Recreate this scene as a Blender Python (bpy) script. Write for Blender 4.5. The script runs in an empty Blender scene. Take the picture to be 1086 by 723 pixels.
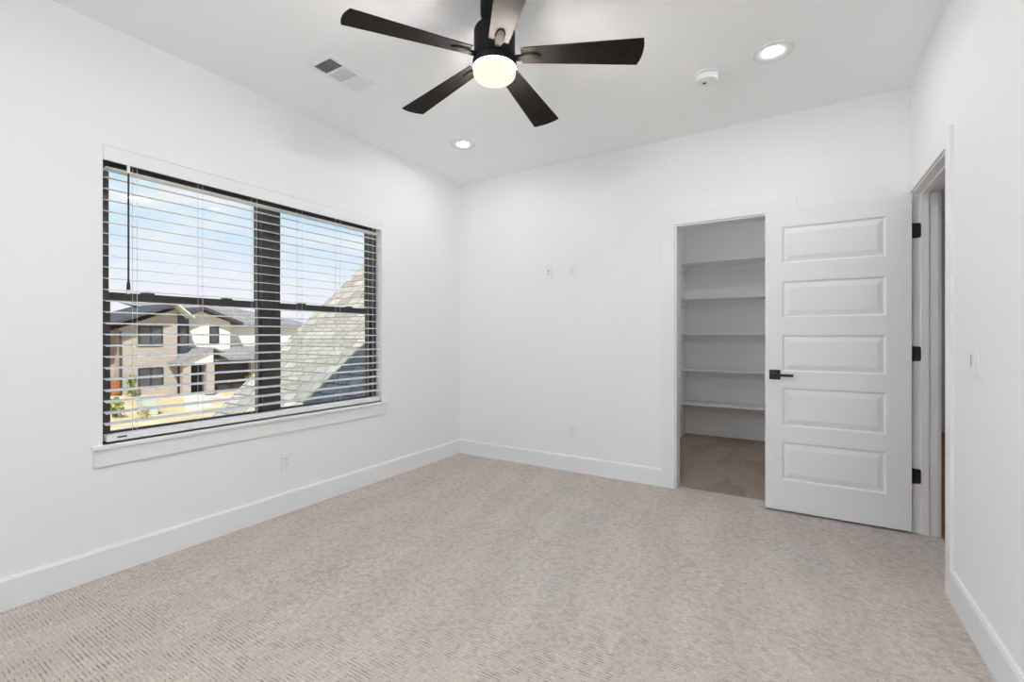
import bpy, bmesh, math, random
from mathutils import Vector, Matrix

random.seed(7)
S = bpy.context.scene
COL = S.collection

# ------------------------------------------------------------------ camera
HY, CX, FPX = 357.0, 543.0, 490.0
YAW = math.atan(302 / 490)
HC = 1.187
cam = bpy.data.cameras.new('camera')
cam.sensor_width = 36.0
cam.lens = FPX / 1086 * 36.0
cam.shift_y = -(361.5 - HY) / 1086
cam.clip_start = 0.02
cam.clip_end = 500
cam_o = bpy.data.objects.new('camera', cam)
COL.objects.link(cam_o)
cam_o.location = (0, 0, HC)
cam_o.rotation_euler = (math.pi / 2, 0, YAW)
S.camera = cam_o

# ------------------------------------------------------------------ world, sun, exposure
SUN_DIR = Vector((0.6, -0.4, 0.8)).normalized()
SUN_E = 6.0
SKY_STRENGTH = 1.0
CAN_L = 168.0         # radiance of the recessed lamps' lenses
BOWL_L = 1.12          # radiance of the fan's frosted bowl
BAND_L = 1020.0       # radiance of a ring added over the fan's bowl to fill the room
REAR_FILL_L = 600.0       # assumed unseen pair over the near end, boosted as fill
CLOSET_FILL_L = 165.0       # lamp added unseen to brighten the closet
EXPOSURE = 0.0

S.view_settings.view_transform = 'Standard'
S.view_settings.look = 'None'
S.view_settings.gamma = 1.0
S.view_settings.use_curve_mapping = False
S.view_settings.exposure = EXPOSURE
S.cycles.max_bounces = 16
S.cycles.diffuse_bounces = 12
S.cycles.transparent_max_bounces = 16
S.cycles.sample_clamp_indirect = 8.0

W = bpy.data.worlds.new('world')
S.world = W
W.use_nodes = True
nt = W.node_tree
nt.nodes.clear()
out = nt.nodes.new('ShaderNodeOutputWorld')
bg = nt.nodes.new('ShaderNodeBackground')
tc = nt.nodes.new('ShaderNodeTexCoord')
sx = nt.nodes.new('ShaderNodeSeparateXYZ')
rp = nt.nodes.new('ShaderNodeValToRGB')
rp.color_ramp.elements[0].position = 0.0
rp.color_ramp.elements[0].color = (0.90, 0.92, 0.97, 1)
rp.color_ramp.elements[1].position = 0.62
rp.color_ramp.elements[1].color = (0.07, 0.16, 0.36, 1)
e = rp.color_ramp.elements.new(0.10); e.color = (0.83, 0.89, 0.98, 1)
e = rp.color_ramp.elements.new(0.27); e.color = (0.47, 0.77, 0.98, 1)
e = rp.color_ramp.elements.new(0.40); e.color = (0.25, 0.48, 0.78, 1)
mp = nt.nodes.new('ShaderNodeMapping')
mp.inputs['Scale'].default_value = (2.2, 2.2, 7.0)
nz = nt.nodes.new('ShaderNodeTexNoise')
nz.inputs['Scale'].default_value = 1.7
nz.inputs['Detail'].default_value = 6
nz.inputs['Roughness'].default_value = 0.55
cr = nt.nodes.new('ShaderNodeValToRGB')
cr.color_ramp.elements[0].position = 0.46
cr.color_ramp.elements[1].position = 0.68
mx = nt.nodes.new('ShaderNodeMix'); mx.data_type = 'RGBA'
mx.inputs[7].default_value = (0.92, 0.94, 0.97, 1)
L = nt.links.new
L(tc.outputs['Generated'], sx.inputs[0]); L(sx.outputs['Z'], rp.inputs[0])
L(tc.outputs['Generated'], mp.inputs[0]); L(mp.outputs[0], nz.inputs['Vector'])
lo = nt.nodes.new('ShaderNodeMapRange')
lo.inputs[1].default_value = 0.45; lo.inputs[2].default_value = 0.25
mu = nt.nodes.new('ShaderNodeMath'); mu.operation = 'MULTIPLY'
L(sx.outputs['Z'], lo.inputs[0]); L(lo.outputs[0], mu.inputs[1])
L(nz.outputs['Fac'], cr.inputs[0]); L(cr.outputs[0], mu.inputs[0]); L(mu.outputs[0], mx.inputs[0])
L(rp.outputs[0], mx.inputs[6]); L(mx.outputs[2], bg.inputs[0])
bg.inputs[1].default_value = SKY_STRENGTH
L(bg.outputs[0], out.inputs[0])

sun = bpy.data.lights.new('sun', 'SUN')
sun.energy = SUN_E
sun.angle = math.radians(0.5)
sun.color = (1.0, 0.96, 0.88)
sun_o = bpy.data.objects.new('sun', sun)
COL.objects.link(sun_o)
sun_o.rotation_euler = (-SUN_DIR).to_track_quat('-Z', 'Y').to_euler()
sun_o.location = (20, -15, 40)


# ------------------------------------------------------------------ materials
def mat(name, col, rough=0.6, spec=0.5, metal=0.0, var=0.0, vscale=8.0, bump=0.0, bscale=200.0):
    m = bpy.data.materials.new(name)
    m.use_nodes = True
    n, l = m.node_tree.nodes, m.node_tree.links
    p = n['Principled BSDF']
    p.inputs['Base Color'].default_value = (*col, 1)
    p.inputs['Roughness'].default_value = rough
    p.inputs['Specular IOR Level'].default_value = spec
    p.inputs['Metallic'].default_value = metal
    t = n.new('ShaderNodeTexCoord')
    if var > 0:
        z = n.new('ShaderNodeTexNoise')
        z.inputs['Scale'].default_value = vscale
        z.inputs['Detail'].default_value = 4
        r = n.new('ShaderNodeValToRGB')
        r.color_ramp.elements[0].position = 0.3
        r.color_ramp.elements[1].position = 0.7
        r.color_ramp.elements[0].color = (*[c * (1 - var) for c in col], 1)
        r.color_ramp.elements[1].color = (*[min(1, c * (1 + var)) for c in col], 1)
        l.new(t.outputs['Object'], z.inputs['Vector'])
        l.new(z.outputs['Fac'], r.inputs[0])
        l.new(r.outputs[0], p.inputs['Base Color'])
    if bump > 0:
        z = n.new('ShaderNodeTexNoise')
        z.inputs['Scale'].default_value = bscale
        b = n.new('ShaderNodeBump')
        b.inputs['Strength'].default_value = bump
        b.inputs['Distance'].default_value = 0.002
        l.new(t.outputs['Object'], z.inputs['Vector'])
        l.new(z.outputs['Fac'], b.inputs['Height'])
        l.new(b.outputs[0], p.inputs['Normal'])
    return m


def emit(name, col, strength):
    m = bpy.data.materials.new(name)
    m.use_nodes = True
    n, l = m.node_tree.nodes, m.node_tree.links
    n.clear()
    o = n.new('ShaderNodeOutputMaterial'); em = n.new('ShaderNodeEmission')
    em.inputs[0].default_value = (*col, 1); em.inputs[1].default_value = strength
    l.new(em.outputs[0], o.inputs[0])
    return m


def glass(name, tint=(1, 1, 1), refl=0.05):
    m = bpy.data.materials.new(name)
    m.use_nodes = True
    n, l = m.node_tree.nodes, m.node_tree.links
    n.clear()
    o = n.new('ShaderNodeOutputMaterial')
    a = n.new('ShaderNodeBsdfTransparent'); a.inputs[0].default_value = (*tint, 1)
    g = n.new('ShaderNodeBsdfGlossy'); g.inputs['Roughness'].default_value = 0.02
    x = n.new('ShaderNodeMixShader'); x.inputs[0].default_value = refl
    l.new(a.outputs[0], x.inputs[1]); l.new(g.outputs[0], x.inputs[2]); l.new(x.outputs[0], o.inputs[0])
    return m


def carpet(name, base, dash=1.0, marks='tracks'):
    m = bpy.data.materials.new(name)
    m.use_nodes = True
    n, l = m.node_tree.nodes, m.node_tree.links
    p = n['Principled BSDF']
    p.inputs['Roughness'].default_value = 0.95
    p.inputs['Specular IOR Level'].default_value = 0.1
    p.inputs['Sheen Weight'].default_value = 0.15
    p.inputs['Sheen Roughness'].default_value = 0.5

    def math_(op, a, b=None, c=None):
        q = n.new('ShaderNodeMath'); q.operation = op
        for i, v in enumerate((a, b, c)):
            if v is None: continue
            if isinstance(v, (int, float)): q.inputs[i].default_value = v
            else: l.new(v, q.inputs[i])
        return q.outputs[0]

    def noise(vec, scale, detail=3, rough=0.5):
        q = n.new('ShaderNodeTexNoise')
        q.inputs['Scale'].default_value = scale; q.inputs['Detail'].default_value = detail
        q.inputs['Roughness'].default_value = rough
        l.new(vec, q.inputs['Vector'])
        return q.outputs['Fac']

    def comb(x, y, z=0.0):
        q = n.new('ShaderNodeCombineXYZ')
        for i, v in enumerate((x, y, z)):
            if isinstance(v, (int, float)): q.inputs[i].default_value = v
            else: l.new(v, q.inputs[i])
        return q.outputs[0]

    def step(v, lo, hi):
        q = n.new('ShaderNodeMapRange'); q.interpolation_type = 'SMOOTHSTEP'
        l.new(v, q.inputs[0]); q.inputs[1].default_value = lo; q.inputs[2].default_value = hi
        return q.outputs[0]

    def mixc(f, a, b):
        q = n.new('ShaderNodeMix'); q.data_type = 'RGBA'
        if isinstance(f, float): q.inputs[0].default_value = f
        else: l.new(f, q.inputs[0])
        for i, v in ((6, a), (7, b)):
            if isinstance(v, tuple): q.inputs[i].default_value = (*v, 1)
            else: l.new(v, q.inputs[i])
        return q.outputs[2]

    t = n.new('ShaderNodeTexCoord')
    s = n.new('ShaderNodeSeparateXYZ'); l.new(t.outputs['Object'], s.inputs[0])
    X, Y = s.outputs['X'], s.outputs['Y']
    pitch = 0.0135
    wob = math_('MULTIPLY', math_('SUBTRACT', noise(t.outputs['Object'], 9.0, 1), 0.5), 0.004)
    yy = math_('DIVIDE', math_('ADD', Y, wob), pitch)
    row = math_('FLOOR', yy)
    fr = math_('ABSOLUTE', math_('SUBTRACT', math_('FRACT', yy), 0.5))          # 0 mid row, .5 at the gap
    gap = step(fr, 0.26, 0.46)
    seg = noise(comb(math_('MULTIPLY', X, 25.0), math_('MULTIPLY', row, 5.37)), 1.0, 2)
    dens = math_('MULTIPLY', math_('SUBTRACT', noise(t.outputs['Object'], 2.2, 3), 0.5), 0.25)
    dsh = math_('MULTIPLY', gap, step(math_('ADD', seg, dens), 0.51, 0.60))
    loop = noise(comb(math_('MULTIPLY', X, 170.0), math_('MULTIPLY', row, 3.1)), 1.0, 2)
    fine = noise(t.outputs['Object'], 260.0, 2)
    tone = noise(t.outputs['Object'], 1.3, 3, 0.6)
    blot = noise(t.outputs['Object'], 5.0, 3, 0.6)
    b = base
    c = mixc(step(tone, 0.35, 0.65), tuple(x * y for x, y in zip(b, (0.99, 0.955, 0.92))), tuple(x * y for x, y in zip(b, (1.0, 1.01, 1.03))))
    c = mixc(math_('MULTIPLY', step(blot, 0.35, 0.7), 0.09), c, tuple(x * 0.72 for x in b))
    if marks == 'tracks':   # the nap laid over in vacuum strokes
        tw = math_('ADD', math_('MULTIPLY', X, 2.6), math_('ADD', math_('MULTIPLY', Y, 0.35), math_('MULTIPLY', noise(t.outputs['Object'], 0.9, 2), 1.6)))
        tri = math_('ABSOLUTE', math_('SUBTRACT', math_('FRACT', tw), 0.5))
        c = mixc(math_('MULTIPLY', step(tri, 0.20, 0.28), 0.36), c, tuple(x * 0.78 for x in b))
    else:                   # overlapping fans of strokes
        v = n.new('ShaderNodeTexVoronoi'); v.inputs['Scale'].default_value = 2.6
        vm = n.new('ShaderNodeMapping'); vm.inputs['Scale'].default_value = (1.5, 0.8, 1); vm.inputs['Rotation'].default_value = (0, 0, 0.6)
        l.new(t.outputs['Object'], vm.inputs[0]); l.new(vm.outputs[0], v.inputs['Vector'])
        sc = n.new('ShaderNodeSeparateColor'); l.new(v.outputs['Color'], sc.inputs[0])
        c = mixc(math_('MULTIPLY', step(sc.outputs[0], 0.4, 0.6), 0.6), c, tuple(min(1, x * 1.45) for x in b))
    streak = noise(comb(math_('MULTIPLY', X, 34.0), math_('MULTIPLY', Y, 105.0)), 1.0, 4, 0.65)
    c = mixc(math_('MULTIPLY', step(streak, 0.36, 0.66), 0.55), c, tuple(x * 0.62 for x in b))
    c = mixc(math_('MULTIPLY', step(loop, 0.35, 0.7), 0.35), c, tuple(x * 0.60 for x in b))
    c = mixc(math_('MULTIPLY', step(streak, 0.48, 0.25), 0.45), c, tuple(min(1, x * 1.22) for x in b))
    c = mixc(math_('MULTIPLY', dsh, dash), c, tuple(x * 0.28 for x in b))
    l.new(c, p.inputs['Base Color'])
    h = math_('SUBTRACT', math_('ADD', math_('MULTIPLY', fine, 0.5), math_('MULTIPLY', loop, 0.6)), math_('MULTIPLY', gap, 0.8))
    bp = n.new('ShaderNodeBump'); bp.inputs['Strength'].default_value = 0.5; bp.inputs['Distance'].default_value = 0.004
    l.new(h, bp.inputs['Height']); l.new(bp.outputs[0], p.inputs['Normal'])
    return m


def brickmat(name, c1, c2, mortar, scale, bw, rh, ms, axes, rough=0.9, bump=0.4, var=0.25, offs=0.5):
    """brick / shingle / plank courses; axes = pair of 3-vectors giving the course and the up direction"""
    m = bpy.data.materials.new(name)
    m.use_nodes = True
    n, l = m.node_tree.nodes, m.node_tree.links
    p = n['Principled BSDF']; p.inputs['Roughness'].default_value = rough
    p.inputs['Specular IOR Level'].default_value = 0.2
    t = n.new('ShaderNodeTexCoord')
    cb = n.new('ShaderNodeCombineXYZ')
    for i, a in enumerate(axes):
        d = n.new('ShaderNodeVectorMath'); d.operation = 'DOT_PRODUCT'
        d.inputs[1].default_value = a
        l.new(t.outputs['Object'], d.inputs[0]); l.new(d.outputs['Value'], cb.inputs[i])
    b = n.new('ShaderNodeTexBrick')
    b.offset = offs
    b.inputs['Color1'].default_value = (*c1, 1); b.inputs['Color2'].default_value = (*c2, 1)
    b.inputs['Mortar'].default_value = (*mortar, 1)
    b.inputs['Scale'].default_value = scale; b.inputs['Brick Width'].default_value = bw
    b.inputs['Row Height'].default_value = rh; b.inputs['Mortar Size'].default_value = ms
    b.inputs['Mortar Smooth'].default_value = 0.1
    l.new(cb.outputs[0], b.inputs['Vector'])
    z = n.new('ShaderNodeTexNoise'); z.inputs['Scale'].default_value = 6.0; z.inputs['Detail'].default_value = 5
    l.new(t.outputs['Object'], z.inputs['Vector'])
    mxx = n.new('ShaderNodeMix'); mxx.data_type = 'RGBA'; mxx.blend_type = 'MULTIPLY'; mxx.inputs[0].default_value = var
    l.new(b.outputs['Color'], mxx.inputs[6]); l.new(z.outputs['Fac'], mxx.inputs[7])
    l.new(mxx.outputs[2], p.inputs['Base Color'])
    bp = n.new('ShaderNodeBump'); bp.inputs['Strength'].default_value = bump; bp.inputs['Distance'].default_value = 0.01
    bp.invert = True
    l.new(b.outputs['Fac'], bp.inputs['Height']); l.new(bp.outputs[0], p.inputs['Normal'])
    return m


M = {}
M['wall'] = mat('white_wall_paint', (0.895, 0.90, 0.905), 0.7, 0.25, bump=0.06, bscale=220)
M['ceil'] = mat('white_ceiling_paint', (0.945, 0.95, 0.955), 0.85, 0.2, bump=0.08, bscale=160)
M['trim'] = mat('white_trim_paint', (0.87, 0.875, 0.88), 0.38, 0.4, var=0.01, vscale=3)
M['door'] = mat('white_door_paint', (0.86, 0.865, 0.87), 0.4, 0.4, var=0.01, vscale=3)
M['plastic'] = mat('white_plastic', (0.865, 0.87, 0.875), 0.35, 0.5, var=0.01)
M['slot'] = mat('dark_slot', (0.05, 0.05, 0.05), 0.6, var=0.1)
M['black'] = mat('matte_black_metal', (0.018, 0.018, 0.019), 0.42, 0.5, var=0.15, vscale=20)
M['frame'] = mat('black_window_frame', (0.065, 0.062, 0.061), 0.4, 0.5, var=0.1)
M['blind'] = mat('white_blind_slat', (0.88, 0.88, 0.875), 0.42, 0.4, var=0.01)
M['cord'] = mat('white_cord', (0.72, 0.72, 0.70), 0.8, var=0.05)
M['fan'] = mat('fan_black', (0.014, 0.0135, 0.013), 0.6, 0.10, var=0.1)
M['blade'] = mat('fan_blade_espresso', (0.018, 0.0165, 0.0155), 0.62, 0.075, var=0.25, vscale=40)
M['blade'].node_tree.nodes['Principled BSDF'].inputs['Specular Tint'].default_value = (1.0, 0.62, 0.30, 1)  # warm lamp colour put into the blades' reflections
M['iron'] = mat('fan_iron_bronze', (0.018, 0.016, 0.014), 0.7, 0.015, var=0.1, vscale=30)
M['iron'].node_tree.nodes['Principled BSDF'].inputs['Specular Tint'].default_value = (1.0, 0.62, 0.30, 1)  # same warm lamp tint put into the irons' reflections
M['bowl'] = emit('frosted_bowl_light', (1.0, 0.905, 0.755), BOWL_L)
M['band'] = emit('fill_ring_light', (1.0, 0.955, 0.89), BAND_L)
M['lens'] = emit('recessed_lens_light', (0.90, 0.965, 1.0), CAN_L)
M['rear'] = emit('rear_fill_light', (0.90, 0.965, 1.0), REAR_FILL_L)
M['baffle'] = mat('light_baffle', (0.80, 0.80, 0.80), 0.5, 0.3, var=0.01)
M['glass'] = glass('window_glass', refl=0.012)
M['carpet'] = carpet('beige_loop_carpet', (0.70, 0.622, 0.57))
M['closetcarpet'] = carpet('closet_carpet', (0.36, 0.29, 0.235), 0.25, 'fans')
M['duct'] = mat('duct_shade_dark', (0.12, 0.12, 0.12), 0.9, var=0.2)


def woodmat():
    return brickmat('hall_oak_floor', (0.45, 0.22, 0.09), (0.38, 0.17, 0.065), (0.15, 0.06, 0.02), 1.0, 1.2, 0.13, 0.003,
                    ((0, 1, 0), (1, 0, 0)), rough=0.35, bump=0.1, var=0.35)


M['oak'] = woodmat()


# ------------------------------------------------------------------ mesh helpers
def box(bm, x0, x1, y0, y1, z0, z1):
    x0, x1 = min(x0, x1), max(x0, x1); y0, y1 = min(y0, y1), max(y0, y1); z0, z1 = min(z0, z1), max(z0, z1)
    v = [bm.verts.new(p) for p in ((x0, y0, z0), (x1, y0, z0), (x1, y1, z0), (x0, y1, z0), (x0, y0, z1), (x1, y0, z1), (x1, y1, z1), (x0, y1, z1))]
    for f in ((0, 3, 2, 1), (4, 5, 6, 7), (0, 1, 5, 4), (1, 2, 6, 5), (2, 3, 7, 6), (3, 0, 4, 7)):
        bm.faces.new([v[i] for i in f])
    return bm


def B(*boxes):
    bm = bmesh.new()
    for b in boxes: box(bm, *b)
    return bm


def prism(bm, pts, vec):
    """closed polygon pts (3-D, planar) swept along vec"""
    vec = Vector(vec)
    a = [bm.verts.new(Vector(p)) for p in pts]
    b = [bm.verts.new(Vector(p) + vec) for p in pts]
    k = len(pts)
    fs = [bm.faces.new(a), bm.faces.new(b[::-1])]
    for i in range(k):
        fs.append(bm.faces.new([a[i], b[i], b[(i + 1) % k], a[(i + 1) % k]]))
    bmesh.ops.recalc_face_normals(bm, faces=fs)
    return bm


def lathe(bm, prof, c=(0, 0, 0), seg=48, axis='Z', cap0=True, cap1=True):
    """prof = [(r, h), ...] turned about the axis through c"""
    rings = []
    fs = []
    for r, h in prof:
        ring = []
        for i in range(seg):
            a = 2 * math.pi * i / seg
            u, w = r * math.cos(a), r * math.sin(a)
            p = {'Z': (u, w, h), 'X': (h, u, w), 'Y': (u, h, w)}[axis]
            ring.append(bm.verts.new(Vector(c) + Vector(p)))
        rings.append(ring)
    for a, b in zip(rings, rings[1:]):
        for i in range(seg):
            j = (i + 1) % seg
            fs.append(bm.faces.new([a[i], a[j], b[j], b[i]]))
    if cap0: fs.append(bm.faces.new(rings[0]))
    if cap1: fs.append(bm.faces.new(rings[-1][::-1]))
    bmesh.ops.recalc_face_normals(bm, faces=fs)
    return bm


def tube(bm, p0, p1, r, seg=10, r1=None):
    p0, p1 = Vector(p0), Vector(p1)
    d = (p1 - p0).normalized()
    u = d.orthogonal().normalized(); w = d.cross(u)
    r1 = r if r1 is None else r1
    A = [bm.verts.new(p0 + (u * math.cos(2 * math.pi * i / seg) + w * math.sin(2 * math.pi * i / seg)) * r) for i in range(seg)]
    C = [bm.verts.new(p1 + (u * math.cos(2 * math.pi * i / seg) + w * math.sin(2 * math.pi * i / seg)) * r1) for i in range(seg)]
    fs = [bm.faces.new(A), bm.faces.new(C[::-1])]
    for i in range(seg):
        j = (i + 1) % seg
        fs.append(bm.faces.new([A[i], A[j], C[j], C[i]]))
    bmesh.ops.recalc_face_normals(bm, faces=fs)
    return bm


def world_loc(o):
    v = Vector((0, 0, 0))
    while o is not None:
        v += o.location; o = o.parent
    return v


def obj(name, bm, m, parent=None, bevel=0.0, smooth=False, origin=None):
    """ONE mesh object; vertices are given in world coordinates"""
    me = bpy.data.meshes.new(name)
    off = Vector(origin) if origin is not None else Vector((0, 0, 0))
    base = (world_loc(parent) if parent else Vector((0, 0, 0))) + off
    if base.length > 0:
        bmesh.ops.translate(bm, verts=bm.verts, vec=-base)
    bm.to_mesh(me); bm.free()
    if smooth:
        for p in me.polygons: p.use_smooth = True
        try: me.set_sharp_from_angle(angle=math.radians(40))
        except Exception: pass
    o = bpy.data.objects.new(name, me)
    COL.objects.link(o)
    o.location = off
    me.materials.append(m)
    if parent: o.parent = parent
    if bevel > 0:
        b = o.modifiers.new('bevel', 'BEVEL'); b.width = bevel; b.segments = 2
        b.limit_method = 'ANGLE'; b.angle_limit = math.radians(40)
    return o


def thing(name, loc, label, cat, group=None):
    o = bpy.data.objects.new(name, None)
    o.empty_display_size = 0.1
    COL.objects.link(o)
    o.location = loc
    o['label'] = label; o['category'] = cat
    if group: o['group'] = group
    return o


def tag(o, label, cat, group=None, kind=None):
    o['label'] = label; o['category'] = cat
    if group: o['group'] = group
    if kind: o['kind'] = kind
    return o


def struct(name, bm, m, label, cat, bevel=0.0):
    o = obj(name, bm, m, bevel=bevel)
    o['kind'] = 'structure'; o['label'] = label; o['category'] = cat
    return o


def struct_empty(name, loc, label, cat):
    o = thing(name, loc, label, cat)
    o['kind'] = 'structure'
    return o


def dup(o, parent=None):
    c = o.copy(); COL.objects.link(c)
    if parent: c.parent = parent
    for ch in o.children: dup(ch, c)
    return c


# ------------------------------------------------------------------ room shell
XL, XR, YB, YF, H = -2.935, 0.600, 3.751, -0.30, 2.743
WY0, WY1, WZ0, WZ1 = 0.887, 2.701, 0.650, 2.145          # window opening
XO = XL - 0.165                                         # outer face of the left wall
CO0, CO1, COZ = -0.800, -0.108, 2.047                    # closet opening
DO0, DO1, DOZ = 2.885, 3.660, 2.055                      # bedroom door opening (along Y)
XH = XR + 0.115                                         # hall face of the right wall

struct('floor', B((XL - .1, XR + .13, YF - .1, YB + .06, -0.12, 0.0)), M['carpet'], 'beige loop pile carpet of the bedroom', 'floor')
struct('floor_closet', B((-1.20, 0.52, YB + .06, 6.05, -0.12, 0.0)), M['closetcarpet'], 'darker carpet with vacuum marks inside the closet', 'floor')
struct('floor_hall', B((XR + .13, 2.35, 1.2, 7.9, -0.12, -0.004)), M['oak'], 'orange brown wood floor of the hall beyond the open door', 'floor')
struct('ceiling', B((XO - .02, 2.40, YF - .2, 8.0, H, H + .2)), M['ceil'], 'flat white ceiling', 'ceiling')
struct('wall_left', B((XO, XL, YF - .1, WY0, 0, H), (XO, XL, WY1, YB + .12, 0, H), (XO, XL, WY0, WY1, 0, WZ0), (XO, XL, WY0, WY1, WZ1, H)),
       M['wall'], 'white wall with the twin window', 'wall')
struct('wall_back', B((XL, CO0 - .018, YB, YB + .115, 0, H), (CO1 + .018, XR, YB, YB + .115, 0, H), (CO0 - .018, CO1 + .018, YB, YB + .115, COZ + .018, H)),
       M['wall'], 'white wall with the closet opening', 'wall')
struct('wall_right', B((XR, XH, YF - .1, DO0 - .018, 0, H), (XR, XH, DO1 + .018, YB + .115, 0, H), (XR, XH, DO0 - .018, DO1 + .018, DOZ + .018, H)),
       M['wall'], 'white wall with the light switch and the bedroom doorway', 'wall')
struct('wall_front', B((XL, XR, YF - .1, YF, 0, H)), M['wall'], 'white wall behind the camera', 'wall')
struct('wall_closet_left', B((-1.29, -1.17, YB + .115, 6.08, 0, H)), M['wall'], 'left side wall inside the closet', 'wall')
struct('wall_closet_back', B((-1.17, 0.50, 5.985, 6.08, 0, H)), M['wall'], 'rear wall inside the closet behind the shelves', 'wall')
struct('wall_closet_right', B((0.50, XH, YB + .115, 7.9, 0, H)), M['wall'], 'wall between closet and hall', 'wall')
struct('wall_hall_back', B((XH, 2.30, 7.70, 7.80, 0, H)), M['wall'], 'end wall of the hall seen through the door gap', 'wall')
struct('wall_hall_right', B((2.20, 2.30, 1.2, 7.70, 0, H)), M['wall'], 'right side wall of the hall', 'wall')
struct('wall_hall_front', B((XH, 2.20, 1.2, 1.3, 0, H)), M['wall'], 'near end wall of the hall', 'wall')


# baseboards: board with an eased top edge
def baseboard(name, p0, p1, nrm, label, h=0.14, t=0.016):
    p0, p1, n = Vector((*p0, 0)), Vector((*p1, 0)), Vector((*nrm, 0))
    prof = [(0, 0), (t, 0), (t, h - .012), (t - .006, h), (0, h)]
    bm = bmesh.new()
    prism(bm, [p0 + n * a + Vector((0, 0, b)) for a, b in prof], p1 - p0)
    return struct(name, bm, M['trim'], label, 'baseboard')


baseboard('baseboard_left', (XL, YF), (XL, YB), (1, 0), 'white baseboard under the window wall')
baseboard('baseboard_back', (XL + .016, YB), (CO0 - .114, YB), (0, -1), 'white baseboard along the back wall left of the closet')
baseboard('baseboard_right', (XR, YF), (XR, DO0 - .09), (-1, 0), 'white baseboard on the right wall in the foreground')
baseboard('baseboard_front', (XL + .016, YF), (XR - .016, YF), (0, 1), 'white baseboard behind the camera')
baseboard('baseboard_closet', (-1.17, 5.985), (0.50, 5.985), (0, -1), 'white baseboard at the rear of the closet')
baseboard('baseboard_hall', (XH, 7.70), (2.20, 7.70), (0, -1), 'white baseboard at the end of the hall')


# ---- closet opening: jamb liner and flat casing
bm = B((CO0 - .018, CO0, YB - .002, YB + .117, 0, COZ + .018), (CO1, CO1 + .018, YB - .002, YB + .117, 0, COZ + .018), (CO0, CO1, YB - .002, YB + .117, COZ, COZ + .018))
struct('trim_1', bm, M['trim'], 'white jamb lining of the closet opening', 'door jamb')
bm = B((CO0 - .114, CO0 - .012, YB - .018, YB, 0, COZ + .012), (CO1 + .012, CO1 + .108, YB - .018, YB, 0, COZ + .012),
       (CO0 - .114, CO1 + .108, YB - .018, YB, COZ + .012, COZ + .108))
struct('trim_2', bm, M['trim'], 'flat white casing round the closet opening', 'door casing', bevel=0.002)

# ---- bedroom door opening: jamb liner with stop, casings on both faces
bm = B((XR - .002, XH + .002, DO0 - .018, DO0, 0, DOZ + .018), (XR - .002, XH + .002, DO1, DO1 + .018, 0, DOZ + .018), (XR - .002, XH + .002, DO0, DO1, DOZ, DOZ + .018))
for b in ((XR + .038, XR + .072, DO0, DO0 + .011, 0, DOZ), (XR + .038, XR + .072, DO1 - .011, DO1, 0, DOZ), (XR + .038, XR + .072, DO0 + .011, DO1 - .011, DOZ - .011, DOZ)):
    box(bm, *b)
struct('trim_3', bm, M['trim'], 'white jamb lining with stop of the bedroom doorway', 'door jamb', bevel=0.001)
t = .015
bm = B((XR - t, XR, DO0 - .085, DO0 - .008, 0, DOZ + .085), (XR - t, XR, DO0 - .008, YB - .001, DOZ + .008, DOZ + .085), (XR - t, XR, DO1 + .008, YB - .001, 0, DOZ + .008))
struct('trim_4', bm, M['trim'], 'white casing of the bedroom doorway on the right wall', 'door casing', bevel=0.0015)
bm = B((XH, XH + t, DO0 - .085, DO0 - .008, 0, DOZ + .085), (XH, XH + t, DO0 - .008, DO1 + .008, DOZ + .008, DOZ + .085), (XH, XH + t, DO1 + .008, DO1 + .085, 0, DOZ + .085))
struct('trim_5', bm, M['trim'], 'white casing of the bedroom doorway on the hall side', 'door casing', bevel=0.0015)

# ---- window stool and apron
struct('trim_6', B((XL - .066, XL + .032, WY0 - .045, WY1 + .045, WZ0 - .020, WZ0)), M['trim'], 'white window sill board under the blind', 'window sill', bevel=0.004)
struct('trim_7', B((XL, XL + .016, WY0 - .038, WY1 + .038, WZ0 - .105, WZ0 - .020)), M['trim'], 'white apron board below the window sill', 'window apron', bevel=0.002)


# ------------------------------------------------------------------ windows: two black single-hung units side by side
XF = XL - .070                                           # room face of the frames


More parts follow.
